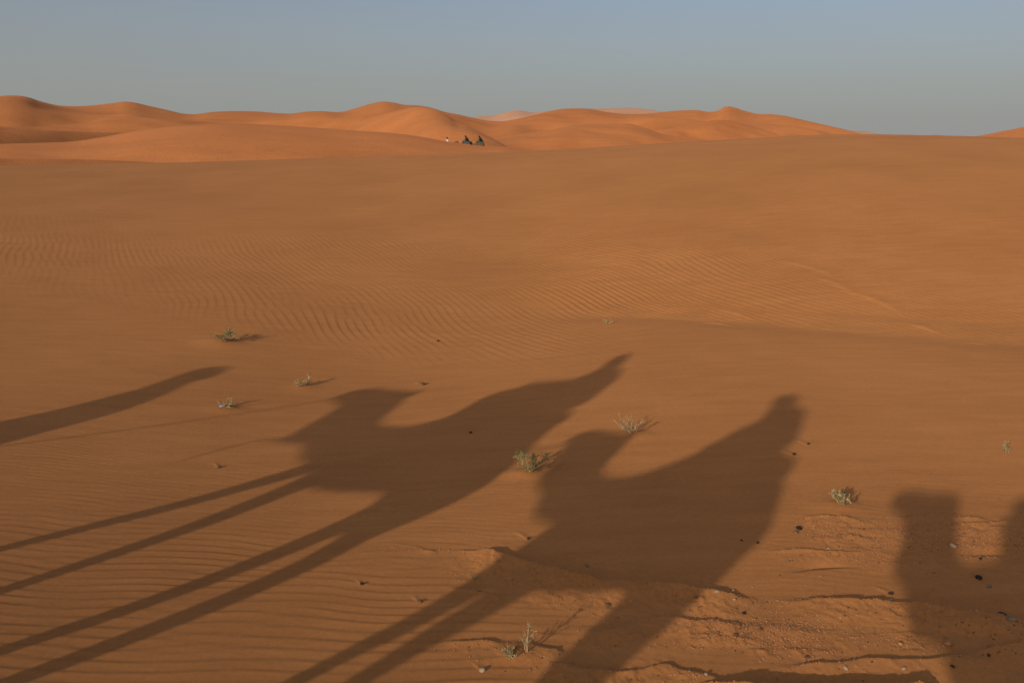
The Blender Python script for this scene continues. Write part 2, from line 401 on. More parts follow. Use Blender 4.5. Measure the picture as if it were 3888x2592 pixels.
# ------------------------------------------------------------------ dunes beyond the crest
def dune(table, dist, front, base, mat, seed, amp=.35, wob=.05, back=60, cols=420, slant=0.):
    az0, az1 = table[0][0], table[-1][0]
    az = np.linspace(az0, az1, cols); el = spline([t[0] for t in table], [t[1] for t in table], az)
    Rc = dist * (1 + wob * vnoise(az, 0 * az, 7.0, seed) + .4 * wob * vnoise(az, 0 * az, 2.6, seed + 5))
    Rc = Rc + slant * (az - (az0 + az1) / 2)
    zc = EYE + Rc * np.tan(np.radians(el))
    # the lower flanks follow the crest only loosely
    pad = np.pad(zc, 60, mode='edge'); kk = np.exp(-.5 * (np.arange(-60, 61) * (az[1] - az[0]) / 2.6) ** 2); kk /= kk.sum()
    zs = np.convolve(pad, kk, 'valid')
    t = np.concatenate([np.linspace(0, 1, 70), 1 + np.linspace(.02, 1, 26)])
    T, A = np.meshgrid(t, np.radians(az), indexing='ij')
    RC = np.broadcast_to(Rc, T.shape); ZC = zs + (zc - zs) * sstep(.25, 1, T)
    rad = np.where(T <= 1, RC - front * (1 - T), RC + back * (T - 1))
    X, Y = rad * np.sin(A), rad * np.cos(A)
    tc = np.clip(T, 0, 1)
    up = .55 * np.sin(tc * math.pi / 2) + .45 * tc ** 1.2
    Z = base + (ZC - base) * np.where(T <= 1, up, np.cos(np.clip(T - 1, 0, 1) * math.pi / 2) ** 1.5)
    s = max(front, 50) * .26
    env = np.clip(4 * tc * (1 - tc), 0, 1) * np.where(T <= 1, 1, 0)
    Z = Z + amp * env * (vnoise(X + .35 * Y, Y * .8, s, seed + 2) + .45 * vnoise(X, Y, s * .4, seed + 3))
    Z = np.where(T >= 1.999, base - 2, Z)
    # the ends run down into the plain
    e = sstep(0, .05, (A - A.min()) / (A.max() - A.min())) * sstep(1, .95, (A - A.min()) / (A.max() - A.min()))
    Z = base - 2 + (Z - base + 2) * (.35 + .65 * e)
    return tag(grid_obj('dune', X, Y, Z, mat), kind='structure')

MOUND = [(-33.54, -0.29), (-31.06, -0.57), (-28.09, -0.63), (-24.98, -0.75), (-22.5, -0.9), (-20.18, -1.13), (-16, -1.9)]
CARAVAN = [(-37, -.2), (-34.11, -0.05), (-30.96, 0.22), (-28.76, 0.3), (-27.22, 0.38), (-25.63, 0.64), (-23.99, 0.96), (-21.48, 1.32), (-19.06, 1.5), (-18.02, 1.52), (-15.36, 1.42), (-11.21, 1.17), (-6.45, 0.79), (-4.35, 0.43), (-3.1, 0.26), (-1.81, 0.1), (-0.47, 0.07), (0.41, -0.06), (1.35, -0.26), (3.34, -0.63), (6, -1.5)]
INNER_LEFT = [(-38, 1.1), (-33.97, 1.03), (-30.87, 0.97), (-29.57, 1.01), (-28.45, 1.0), (-27.16, 0.96), (-25.69, 0.92), (-24.34, 0.87), (-23.3, 0.73), (-21.6, 0.27), (-19, -.4)]
INNER_LEFT2 = [(-38, 2.0), (-33.89, 1.64), (-30.85, 1.19), (-28.65, 1.22), (-27.28, 1.36), (-26.34, 1.52), (-25.37, 1.76), (-24.31, 1.85), (-23.1, 1.83), (-21.45, 1.71), (-19.31, 1.6), (-17.37, 1.41), (-15.24, 1.09), (-12, .4)]
INNER_MID = [(-16, .6), (-13.6, 1.1), (-11.37, 1.44), (-9.09, 2.01), (-7.09, 2.49), (-6.23, 2.63), (-4.97, 2.44), (-4.23, 2.06), (-3.74, 1.72), (-2.97, 1.41), (-2.01, 0.96), (-1.05, 0.51), (0.12, -0.14), (2, -.8)]
INNER_RIGHT = [(-5.5, 0.0), (-3.39, 0.28), (-0.85, 0.65), (0.7, 0.91), (2.27, 1.13), (4.21, 1.48), (6.63, 1.58), (7.86, 1.54), (8.83, 1.29), (9.93, 0.92), (11.63, 0.67), (13.31, 0.42), (15.5, 0)]
INNER_RIGHT2 = [(6.5, .4), (8.79, 0.84), (10.48, 1.23), (12.14, 1.55), (13.24, 1.76), (14.61, 1.62), (16.26, 1.2), (17.61, 0.87), (18.95, 0.59), (20.5, .2)]
SKYLINE = [(-38, 1.9), (-33.79, 2.43), (-31.92, 2.72), (-30.64, 2.88), (-30.06, 2.93), (-29.41, 2.89), (-28.63, 2.64), (-27.84, 2.45), (-26.84, 2.41), (-25.6, 2.52), (-24.79, 2.64), (-24.16, 2.73), (-23.65, 2.69), (-23.03, 2.55), (-21.82, 2.28), (-20.91, 2.08), (-20.31, 2.05), (-19.27, 2.19), (-17.96, 2.27), (-16.64, 2.27), (-15.31, 2.18), (-14.5, 2.15), (-13.48, 2.28), (-12.57, 2.32), (-11.16, 2.3), (-10.2, 2.55), (-9.26, 2.83), (-8.41, 2.96), (-7.85, 2.9), (-7.17, 2.77), (-6.4, 2.74), (-5.46, 2.61), (-4.51, 2.34), (-3.54, 2.16), (-2.58, 1.95), (-1.6, 1.78), (-0.76, 1.73), (0.81, 1.98), (2.26, 2.32), (3.24, 2.51), (4.19, 2.55), (4.97, 2.53), (6.12, 2.34), (7.1, 2.21), (8.24, 2.17), (9.45, 2.24), (10.4, 2.34), (11.35, 2.39), (12.1, 2.39), (12.99, 2.28), (13.53, 2.39), (13.85, 2.57), (14.04, 2.61), (14.45, 2.54), (15.0, 2.36), (15.93, 2.13), (16.81, 2.09), (17.53, 2.0), (18.86, 1.69), (20.18, 1.33), (21.15, 1.03), (22.01, 0.71), (23.29, 0.26), (26, -.4)]
HAZE_A = [(-5, 1.3), (-3.37, 1.7), (-2.58, 1.98), (-1.13, 2.13), (-0.15, 2.38), (0.35, 2.43), (1.51, 2.3), (2.26, 2.38), (3.3, 2.46), (4.16, 2.36), (5.33, 1.83), (6.2, 1.4)]
HAZE_B = [(2.4, 1.4), (3.6, 1.83), (4.74, 2.47), (5.6, 2.53), (6.6, 2.55), (8.02, 2.56), (8.96, 2.46), (9.73, 2.34), (10.58, 2.16), (11.57, 1.8), (12.6, 1.4)]
HAZE_C = [(18.5, .2), (20.24, 0.59), (21.15, 1.01), (21.91, 1.04), (22.74, 0.94), (23.41, 0.81), (24.24, 0.62), (25.24, 0.26), (27, 0)]
RIGHT_HILL = [(22.5, -.4), (24.28, 0.13), (25.53, 0.68), (26.3, 0.76), (27.17, 0.68), (28.02, 0.61), (29.06, 0.79), (30.13, 1.02), (30.85, 1.17), (32.86, 1.52), (35.07, 1.39), (37.77, 0.9), (41, .4)]

dune(MOUND, 96, 14, -4.5, DUNE, 3, .05, .0, 30, slant=.9)
dune(CARAVAN, 140, 55, -4.6, DUNE, 5, .35, .0, 40)
dune(INNER_LEFT, 182, 24, -3.0, DUNE, 7, .3, .02, 40, slant=3.6)
dune(INNER_LEFT2, 222, 45, -4.6, DUNE, 9, .9, .03, slant=2.2)
dune(INNER_MID, 245, 90, -4.6, DUNE, 11, 1.0, slant=-8.5)
dune(INNER_RIGHT, 205, 60, -4.6, DUNE, 13, .9, .04, slant=1.2)
dune(INNER_RIGHT2, 258, 50, -4.6, DUNE, 15, 1.1, .04, slant=3.0)
dune(SKYLINE, 310, 110, -4.6, DUNE, 17, 2.6, .05, 110, 900)
dune(RIGHT_HILL, 190, 90, -4.6, DUNE, 19, .5)
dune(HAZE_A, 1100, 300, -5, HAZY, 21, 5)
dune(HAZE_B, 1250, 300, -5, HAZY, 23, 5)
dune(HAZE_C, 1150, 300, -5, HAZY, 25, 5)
# ------------------------------------------------------------------ animals and people
from mathutils.geometry import delaunay_2d_cdt

def smooth_poly(pts, n=3):
    P = np.asarray(pts, float); out = []; N = len(P)
    for i in range(N):
        p0, p1, p2, p3 = P[i - 1], P[i], P[(i + 1) % N], P[(i + 2) % N]
        for k in range(n):
            t = k / n
            out.append(p1 * (2*t**3 - 3*t**2 + 1) + p2 * (3*t**2 - 2*t**3)
                       + (p2 - p0) * .35 * (t**3 - 2*t**2 + t) + (p3 - p1) * .35 * (t**3 - t**2))
    return np.array(out)

def inflate(pts, cap, step=.045, n=3, outset=0.):
    """round body whose side outline is the polygon pts (forward, up); returns verts (side, forward, up) and faces"""
    P = smooth_poly(pts, n)
    tn = np.roll(P, -1, 0) - np.roll(P, 1, 0); tn /= np.hypot(*tn.T)[:, None] + 1e-9
    ar = (P[:, 0] * np.roll(P[:, 1], -1) - P[:, 1] * np.roll(P[:, 0], -1)).sum()
    P = P + np.stack([tn[:, 1], -tn[:, 0]], 1) * outset * (1 if ar > 0 else -1)
    lo, hi = P.min(0), P.max(0)
    gx, gy = np.meshgrid(np.arange(lo[0], hi[0], step), np.arange(lo[1], hi[1], step), indexing='ij')
    Q = np.stack([gx.ravel(), gy.ravel()], 1)
    a, b = P, np.roll(P, -1, 0)
    def dist(Q):
        d = np.full(len(Q), 9.)
        for p, q in zip(a, b):
            e = q - p; t = np.clip(((Q - p) @ e) / max(e @ e, 1e-12), 0, 1)
            d = np.minimum(d, np.hypot(*(Q - p - t[:, None] * e).T))
        return d
    ins = np.zeros(len(Q), bool)
    for p, q in zip(a, b):
        c = (p[1] > Q[:, 1]) != (q[1] > Q[:, 1])
        with np.errstate(divide='ignore', invalid='ignore'):
            xx = (q[0] - p[0]) * (Q[:, 1] - p[1]) / (q[1] - p[1]) + p[0]
        ins ^= c & (Q[:, 0] < xx)
    Q = Q[ins]; d = dist(Q); keep = d > step * .4; Q, d = Q[keep], d[keep]
    vs = [Vector(p) for p in P] + [Vector(p) for p in Q]
    res = delaunay_2d_cdt(vs, [], [list(range(len(P)))], 1, 1e-5)
    V = np.array([(v[0], v[1]) for v in res[0]]); F = [list(f) for f in res[2]]
    dv = dist(V)
    w = np.zeros(len(V))
    for i0 in range(0, len(V), 400):
        D = ((V[i0:i0 + 400, None, :] - Q[None]) ** 2).sum(-1)
        w[i0:i0 + 400] = np.sqrt(np.clip((d ** 2)[None] - D, 0, None).max(1))
    w = np.maximum(w, dv * .8)
    w = w * cap / (w ** 4 + cap ** 4) ** .25
    edge = dv < 1e-4; w[edge] = 0
    n0 = len(V)
    idx = {}; verts = [(w[i], V[i][0], V[i][1]) for i in range(n0)]
    for i in range(n0):
        if edge[i]: idx[i] = i
        else: idx[i] = len(verts); verts.append((-w[i], V[i][0], V[i][1]))
    faces = [f[::-1] for f in F] + [[idx[i] for i in f] for f in F]
    return verts, faces

def tube(path, radii, seg=10):
    """tapered tube with rounded closed ends along a 3-D path"""
    P = [Vector(p) for p in path]; verts = []; faces = []
    up = Vector((.13, .21, .97)); prev = None
    for i, p in enumerate(P):
        t = (P[min(i + 1, len(P) - 1)] - P[max(i - 1, 0)]).normalized()
        if prev is None:
            u = t.cross(up)
            if u.length < .1: u = t.cross(Vector((1, 0, 0)))
        else: u = prev - t * prev.dot(t)
        u.normalize(); v = t.cross(u); prev = u
        for k in range(seg):
            a = 2 * math.pi * k / seg
            verts.append(p + (u * math.cos(a) + v * math.sin(a)) * radii[i])
    for i in range(len(P) - 1):
        for k in range(seg):
            k2 = (k + 1) % seg
            faces.append([i * seg + k, i * seg + k2, (i + 1) * seg + k2, (i + 1) * seg + k])
    faces.append(list(range(seg))[::-1]); faces.append([(len(P) - 1) * seg + k for k in range(seg)])
    return verts, faces

def ball(c, r, seg=14, rings=9):
    verts = []; faces = []
    rx, ry, rz = r if hasattr(r, '__len__') else (r, r, r)
    for i in range(rings + 1):
        a = math.pi * i / rings
        for k in range(seg):
            b = 2 * math.pi * k / seg
            verts.append((c[0] + rx * math.sin(a) * math.cos(b), c[1] + ry * math.sin(a) * math.sin(b), c[2] + rz * math.cos(a)))
    for i in range(rings):
        for k in range(seg):
            k2 = (k + 1) % seg
            faces.append([i * seg + k, (i + 1) * seg + k, (i + 1) * seg + k2, i * seg + k2])
    return verts, faces

def join(*shapes):
    V, F = [], []
    for v, f in shapes:
        o = len(V); V += [tuple(p) for p in v]; F += [[i + o for i in q] for q in f]
    return V, F

def fused(name, shapes, voxel, mat, parent=None, smooth=6):
    """several overlapping closed shapes fused into one continuous skin"""
    V, F = join(*shapes)
    o = mesh_obj(name, V, F, mat, parent)
    bm = bmesh.new(); bm.from_mesh(o.data); bmesh.ops.recalc_face_normals(bm, faces=bm.faces)
    bm.to_mesh(o.data); bm.free()
    md = o.modifiers.new('r', 'REMESH'); md.mode = 'VOXEL'; md.voxel_size = voxel
    sm = o.modifiers.new('s', 'SMOOTH'); sm.iterations = smooth; sm.factor = .4
    bpy.context.view_layer.update()
    me = bpy.data.meshes.new_from_object(o.evaluated_get(bpy.context.evaluated_depsgraph_get()))
    me.polygons.foreach_set('use_smooth', [True] * len(me.polygons))
    me.name = name
    if not me.materials: me.materials.append(mat)
    o.modifiers.clear(); o.data = me
    return o

def root(name, base, az, label, cat, group=None, z=None):
    o = bpy.data.objects.new(name, None); COL.objects.link(o); o.empty_display_size = .2
    o.location = (base[0], base[1], float(macro(*base)) if z is None else z)
    o.rotation_euler = (0, 0, -R(az))
    return tag(o, label, cat, group)

def ground_local(base, az, x, s):
    a = R(az)
    wx = base[0] + s * math.sin(a) + x * math.cos(a); wy = base[1] + s * math.cos(a) - x * math.sin(a)
    return float(macro(wx, wy)) - float(macro(*base))

def leg(base, az, x, pts, top):
    """pts: (forward, up) samples from knee height up; continued straight to the ground"""
    (s0, z0), (s1, z1) = pts[0], pts[1]
    k = (s1 - s0) / (z1 - z0)
    zf = -.1
    for _ in range(4): zf = ground_local(base, az, x, s0 - k * (z0 - zf) * .6)
    sf = s0 - k * (z0 - zf) * .6
    path = [(x, sf, zf + .03), (x, sf, zf + .12), (x, (sf + s0) / 2, (zf + z0) / 2 + .02)] + [(x, s, z) for s, z in pts] + [(x * .9, *top)]
    n = len(path)
    rad = [.088, .062, .056] + [.062 + .055 * (i / max(1, len(pts) - 1)) ** 1.3 for i in range(len(pts))] + [.15]
    foot = ball((x, sf + .03, zf + .035), (.095, .12, .055))
    return [tube(path, rad), foot]

def camel(base, az, label, outline, legs, saddle_poly, saddle_cap, tail, ears, group, body_cap=.37, name='camel', sad_mat=None):
    r = root(name, base, az, label, 'camel', group)
    shapes = [inflate(outline, body_cap, outset=.014)]
    for x, pts, top in legs: shapes += leg(base, az, x, pts, top)
    shapes.append(tube(tail, [.045] * (len(tail) - 2) + [.035, .05], 8))
    for x in (-1, 1):
        p = Vector((x * .06, *ears[0])); q = Vector((x * .10, *ears[1]))
        shapes.append(tube([p, (p + q) / 2, q], [.035, .045, .015], 8))
    fused('body', shapes, .026, CAMEL, r, 5)
    if saddle_poly:
        v, f = inflate(saddle_poly, saddle_cap)
        mesh_obj('saddle', v, f, sad_mat or CLOTH_TEAL, r)
    return r

def rider(base, az, label, torso, torso_cap, thigh, arm, head_c, head_r, turban, mat, tmat, group, name='person', legs_x=.40):
    """seated rider: robe, legs astride, arms to the saddle horn, wrapped head"""
    p = root(name, base, az, label, 'person', group)
    hip, knee, foot = thigh
    shapes = [ball((0, *head_c), head_r)]
    neck_to = (0, head_c[0] - .03, head_c[1] - head_r[2] * 1.6)
    shapes.append(tube([(0, *head_c), neck_to], [.075, .085]))
    shapes.append(ball((0, head_c[0] + head_r[1] * .95, head_c[1] - .02), (.018, .03, .028)))
    for x in (-1, 1):
        sh, el, ha = arm
        shapes.append(tube([(x * .17, *sh), (x * .23, *el), (x * .08, *ha)], [.07, .055, .038]))
        hx = Vector((x * .08, *ha))
        shapes.append(ball(hx + Vector((0, .04, -.01)), (.028, .06, .045)))
        for k in range(4):
            shapes.append(tube([hx + Vector((0, .07, .035 - k * .024)), hx + Vector((-x * .02, .12, .03 - k * .024)), hx + Vector((-x * .055, .115 - .008 * k, .015 - k * .022))], [.012, .011, .009], 6))
        shapes.append(tube([hx + Vector((-x * .01, .03, .03)), hx + Vector((-x * .05, .07, .045))], [.013, .010], 6))
        shapes.append(tube([(x * .10, *hip), (x * .32, *knee), (x * legs_x, *foot)], [.13, .085, .055]))
        shapes.append(ball((x * legs_x, foot[0] + .07, foot[1] - .03), (.045, .12, .04)))
    shapes.append(inflate([(neck_to[1] + .07, neck_to[2] + .03), (sh[0] + .1, sh[1] + .02), (hip[0] + .16, hip[1] + .12), (hip[0] + .12, hip[1] - .12),
                           (hip[0] - .16, hip[1] - .12), (hip[0] - .17, hip[1] + .1), (sh[0] - .12, sh[1]), (neck_to[1] - .07, neck_to[2] + .03)], .17))
    fused('body', shapes, .014, SKIN, p, 4)
    v, f = inflate(torso, torso_cap, .04)
    mesh_obj('robe', v, f, mat, p)
    v, f = inflate(turban, .15, .025)
    mesh_obj('turban', v, f, tmat, p)
    return p

B1, AZ1 = (-4.5, 3.36), -50
CAM1 = [(2.82, 1.70), (2.90, 1.83), (2.76, 1.91), (2.39, 1.96), (2.10, 2.0), (1.95, 1.97), (1.90, 1.90), (1.74, 1.83), (1.63, 1.75), (1.45, 1.66), (1.20, 1.64), (.97, 1.68),
        (.80, 1.77), (.6, 1.92), (.2, 2.06), (-.2, 2.12), (-.55, 2.08), (-.82, 1.96), (-.98, 1.80), (-1.07, 1.69), (-1.16, 1.56), (-1.18, 1.42), (-1.12, 1.22), (-1.02, 1.08),
        (-.72, 1.08), (-.53, 1.24), (-.43, 1.30), (-.21, 1.26), (.08, 1.19), (.40, 1.18), (.85, 1.24), (1.09, 1.26), (1.27, 1.29), (1.52, 1.33), (1.75, 1.30), (2.01, 1.41), (2.17, 1.52), (2.41, 1.66), (2.60, 1.68)]
LEG1 = [(.17, [(1.14, .48), (1.05, .64), (.97, .78), (.89, .98), (.82, 1.13)], (.72, 1.42)),
        (-.17, [(.37, .43), (.37, .58), (.37, .74), (.38, .90), (.43, 1.07)], (.52, 1.40)),
        (.18, [(-.46, .40), (-.52, .50), (-.58, .66), (-.62, .82), (-.65, 1.0)], (-.66, 1.45)),
        (-.18, [(-.82, .36), (-.87, .46), (-.93, .60), (-.99, .78), (-1.02, .98)], (-.88, 1.45))]
SAD1 = [(.84, 1.75), (.75, 1.87), (.78, 1.97), (.87, 2.12), (.88, 2.22), (.80, 2.33), (.66, 2.40), (.40, 2.40), (.1, 2.36), (-.3, 2.33), (-.58, 2.36), (-.54, 2.29), (-.69, 2.27), (-.75, 2.17), (-.77, 2.07), (-.83, 1.95), (-.5, 1.72), (0, 1.66), (.5, 1.66)]
TOR1 = [(.33, 2.46), (.24, 2.54), (.16, 2.68), (.10, 2.84), (.02, 2.90), (-.12, 2.96), (-.33, 2.88), (-.46, 2.75), (-.51, 2.62), (-.60, 2.46), (-.58, 2.34), (-.3, 2.28), (.2, 2.30)]
TUR1 = [(.10, 2.86), (.19, 2.99), (.23, 3.12), (.17, 3.19), (.08, 3.22), (-.01, 3.11), (-.09, 3.02), (-.12, 2.93), (-.02, 2.86)]
camel(B1, AZ1, 'saddled camel on a lead rope that casts the long shadow with four separate legs', CAM1, LEG1, SAD1, .40,
      [(0, -1.05, 1.70), (0, -1.12, 1.55), (0, -1.10, 1.3), (0, -1.04, 1.10)], [(2.06, 1.97), (1.93, 2.0)], 'led camels of the near caravan')
rider(B1, AZ1, 'turbaned rider whose shadow has a pointed tip above the four legged camel shadow', TOR1, .24, ((-.28, 2.42), (.52, 2.36), (.42, 1.86)),
      ((-.12, 2.86), (.12, 2.56), (.58, 2.44)), (.04, 3.02), (.085, .10, .125), TUR1, CLOTH_BLUE, CLOTH_DARK, 'riders of the near caravan')

B2, AZ2 = (-2.2, 1.3), -50
CAM2 = [(1.34, 2.13), (1.58, 2.11), (1.80, 2.09), (1.90, 2.03), (1.93, 1.95), (1.83, 1.89), (1.70, 1.80), (1.59, 1.71), (1.56, 1.64), (1.42, 1.57), (1.29, 1.54), (1.19, 1.48), (1.08, 1.43), (.93, 1.42), (.80, 1.42), (.78, 1.36), (.74, 1.28),
        (.68, 1.20), (.48, 1.17), (.30, 1.17), (.12, 1.22), (-.08, 1.27), (-.24, 1.32), (-.30, 1.15), (-.48, 1.10), (-.60, 1.16), (-.66, 1.33), (-.69, 1.43), (-.70, 1.56), (-.73, 1.70), (-.72, 1.80), (-.60, 1.93), (-.30, 2.02), (.1, 2.02), (.45, 1.95), (.67, 1.90), (.77, 1.83), (.87, 1.79), (1.00, 1.77), (1.11, 1.80), (1.19, 1.88), (1.22, 1.95), (1.27, 2.03)]
LEG2 = [(.15, [(.86, .72), (.80, .82), (.76, .95), (.73, 1.05)], (.70, 1.4)), (-.15, [(.59, .72), (.57, .82), (.54, .95), (.48, 1.10)], (.42, 1.4)),
        (.15, [(-.33, .80), (-.33, .94), (-.35, 1.06)], (-.38, 1.5)), (-.15, [(-.50, .80), (-.50, .94), (-.52, 1.06)], (-.52, 1.5))]
SAD2 = [(.67, 1.90), (.58, 2.02), (.47, 2.12), (.30, 2.14), (0, 2.12), (-.3, 2.16), (-.51, 2.11), (-.64, 1.94), (-.73, 1.76), (-.71, 1.6), (-.4, 1.45), (0, 1.42), (.45, 1.5), (.62, 1.7)]
TOR2 = [(.53, 2.06), (.44, 2.19), (.43, 2.31), (.40, 2.42), (.33, 2.53), (.26, 2.60), (.19, 2.71), (.10, 2.83), (.02, 2.82), (-.09, 2.74), (-.14, 2.65), (-.23, 2.54), (-.27, 2.44), (-.22, 2.38), (-.32, 2.33), (-.44, 2.30), (-.50, 2.14), (-.3, 2.0), (.2, 1.98)]
TUR2 = [(.12, 2.84), (.17, 2.91), (.24, 2.96), (.34, 2.96), (.42, 2.90), (.41, 2.81), (.34, 2.74), (.24, 2.68), (.14, 2.72)]
camel(B2, AZ2, 'saddled camel casting the broad shadow right of the leafy green shrub', CAM2, LEG2, SAD2, .36,
      [(0, -.62, 1.62), (0, -.68, 1.5), (0, -.66, 1.35), (0, -.62, 1.2)], [(1.36, 2.10), (1.28, 2.16)], 'led camels of the near caravan', .33)
rider(B2, AZ2, 'rider whose round headed shadow falls on smooth sand at the right', TOR2, .23, ((-.12, 2.16), (.45, 2.10), (.38, 1.66)),
      ((.06, 2.64), (.16, 2.36), (.30, 2.16)), (.26, 2.80), (.08, .09, .115), TUR2, CLOTH_WHITE, CLOTH_PLUM, 'riders of the near caravan')

B3, AZ3 = (-.6, .4), -40
CAM3 = [(.42, 1.995), (.425, 2.06), (.34, 2.12), (.24, 2.13), (.13, 2.15), (.06, 2.18), (-.02, 2.19), (-.07, 2.16), (-.08, 2.08), (-.14, 1.95), (-.19, 1.83), (-.28, 1.79), (-.40, 1.84), (-.6, 1.95), (-1.0, 2.05), (-1.5, 2.06), (-1.9, 1.9), (-2.1, 1.6), (-2.0, 1.2), (-1.7, 1.1),
        (-1.2, 1.12), (-.75, 1.12), (-.5, 1.22), (-.41, 1.38), (-.31, 1.44), (-.15, 1.42), (-.10, 1.47), (-.04, 1.54), (.04, 1.60), (.12, 1.63), (.16, 1.68), (.165, 1.77), (.19, 1.86), (.25, 1.92), (.34, 1.955)]
LEG3 = [(.17, [(-.62, .5), (-.66, .7), (-.7, .9), (-.72, 1.05)], (-.72, 1.4)), (-.17, [(-.82, .5), (-.82, .7), (-.84, .9), (-.86, 1.05)], (-.86, 1.4)),
        (.17, [(-1.6, .5), (-1.66, .7), (-1.7, .9), (-1.72, 1.05)], (-1.7, 1.4)), (-.17, [(-1.9, .5), (-1.9, .7), (-1.88, .9), (-1.86, 1.05)], (-1.82, 1.4))]
SAD3 = [(-.48, 1.9), (-.45, 2.02), (-.6, 2.12), (-1.0, 2.1), (-1.4, 2.14), (-1.7, 2.1), (-1.85, 1.9), (-1.7, 1.6), (-1.2, 1.5), (-.7, 1.55)]
TOR3 = [(-.43, 2.03), (-.42, 2.08), (-.46, 2.17), (-.46, 2.25), (-.54, 2.32), (-.64, 2.46), (-.72, 2.58), (-.85, 2.62), (-.98, 2.55), (-1.05, 2.4), (-1.1, 2.2), (-1.1, 2.05), (-.8, 2.0)]
TUR3 = [(-.72, 2.66), (-.72, 2.78), (-.80, 2.85), (-.90, 2.83), (-.96, 2.74), (-.92, 2.62), (-.8, 2.58)]
camel(B3, AZ3, 'camel under the camera whose blocky head and neck shadow stands near the right edge', CAM3, LEG3, SAD3, .36,
      [(0, -2.05, 1.7), (0, -2.15, 1.55), (0, -2.12, 1.3), (0, -2.06, 1.1)], [(.0, 2.10), (-.02, 2.16)], 'led camels of the near caravan', .30)

rider(B3, AZ3, 'person riding under the camera whose elbow shadow enters at the right edge', TOR3, .21, ((-.85, 2.1), (-.58, 1.74), (-.66, 1.40)),
      ((-.80, 2.50), (-.56, 2.14), (-.74, 2.48)), (-.84, 2.73), (.08, .09, .115), TUR3, CLOTH_BLUE, CLOTH_PLUM, 'riders of the near caravan', legs_x=.36)

GB, GAZ = (-8.9, 7.0), -55
def walking_guide():
    p = root('person', GB, GAZ, 'robed guide on foot leading the camels whose slim shadow enters at the left', 'person')
    robe = [(-.62, 1.60), (-.72, 1.56), (-.78, 1.48), (-.79, 1.40), (-.86, 1.22), (-.91, 1.06), (-.93, .93), (-.92, .76), (-.94, .45), (-.98, .22), (-1.3, .12), (-1.66, .16), (-1.76, .4), (-1.82, .66), (-1.75, .82), (-1.66, .94), (-1.60, 1.04), (-1.49, 1.20), (-1.36, 1.33), (-1.22, 1.45), (-1.10, 1.53), (-.98, 1.62), (-.9, 1.66), (-.78, 1.64)]
    hood = [(-.70, 1.88), (-.58, 1.87), (-.50, 1.82), (-.50, 1.76), (-.56, 1.69), (-.62, 1.62), (-.74, 1.58), (-.92, 1.62), (-.97, 1.69), (-.90, 1.78), (-.80, 1.84)]
    shapes = [ball((0, -.66, 1.74), (.08, .095, .12)), tube([(0, -.67, 1.72), (0, -.80, 1.52)], [.07, .09])]
    for x, s in ((.12, -1.1), (-.12, -1.6)):
        g = ground_local(GB, GAZ, x, s)
        shapes.append(tube([(x, -1.3, .85), (x, (s - 1.3) / 2 + .05, .5), (x, s, g + .08)], [.11, .075, .05]))
        shapes.append(ball((x, s + .08, g + .045), (.05, .13, .045)))
    for x, ha in ((.24, (-.95, .86)), (-.24, (-1.72, .88))):
        shapes.append(tube([(x * .8, -.98, 1.44), (x, (-.98 + ha[0]) / 2, 1.16), (x, *ha)], [.07, .055, .036]))
        h = Vector((x, *ha))
        shapes.append(ball(h + Vector((0, -.01, -.06)), (.03, .04, .06)))
        for k in range(4):
            shapes.append(tube([h + Vector((0, .03 - k * .024, -.10)), h + Vector((0, .03 - k * .024, -.15)), h + Vector((-.03, .02 - k * .022, -.165))], [.012, .011, .009], 6))
        shapes.append(tube([h + Vector((0, .03, -.05)), h + Vector((-.02, .06, -.10))], [.013, .010], 6))
    shapes.append(inflate([(-.78, 1.5), (-.95, 1.1), (-1.05, .8), (-1.45, .8), (-1.4, 1.2), (-1.1, 1.5), (-.9, 1.56)], .17))
    fused('body', shapes, .014, SKIN, p, 4)
    v, f = inflate(robe, .27); mesh_obj('robe', v, f, CLOTH_BLUE, p)
    v, f = inflate(hood, .14, .03); mesh_obj('hood', v, f, CLOTH_BLUE, p)
walking_guide()

def plane_pt(base, az, x, s, z):
    a = R(az)
    return Vector((base[0] + s * math.sin(a) + x * math.cos(a), base[1] + s * math.cos(a) - x * math.sin(a), float(macro(*base)) + z))

def rope(name, a, b, sag, rad, label, n=24):
    pts = [a.lerp(b, i / n) - Vector((0, 0, sag * 4 * (i / n) * (1 - i / n))) for i in range(n + 1)]
    v, f = tube(pts, [rad] * (n + 1), 6)
    return tag(mesh_obj(name, v, f, ROPE), label, 'rope')
rope('lead_rope', plane_pt(B1, AZ1, 0, 2.72, 1.78), plane_pt(GB, GAZ, -.24, -1.72, .82), .06, .0115, 'long lead rope running from the camel muzzle to the guide on foot')
rope('lead_rope', plane_pt(B2, AZ2, 0, 1.88, 1.93), plane_pt(B1, AZ1, 0, -.86, 1.92), .10, .012, 'slack lead rope tying the second camel to the saddle ahead')
cv = [plane_pt(B1, AZ1, 0, s, z) for s, z in [(1.72, 1.31), (1.86, 1.29), (1.98, 1.27), (2.06, 1.23), (2.085, 1.12), (2.07, 1.0)]]
v, f = tube(cv, [.03, .022, .016, .014, .014, .013], 6)
tag(mesh_obj('neck_cord', v, f, ROPE), 'short cord dangling from the neck of the four legged camel shadow', 'cord')
# ------------------------------------------------------------------ things on the sand
def gz(x, y): return float(ground_z(x, y)[0])

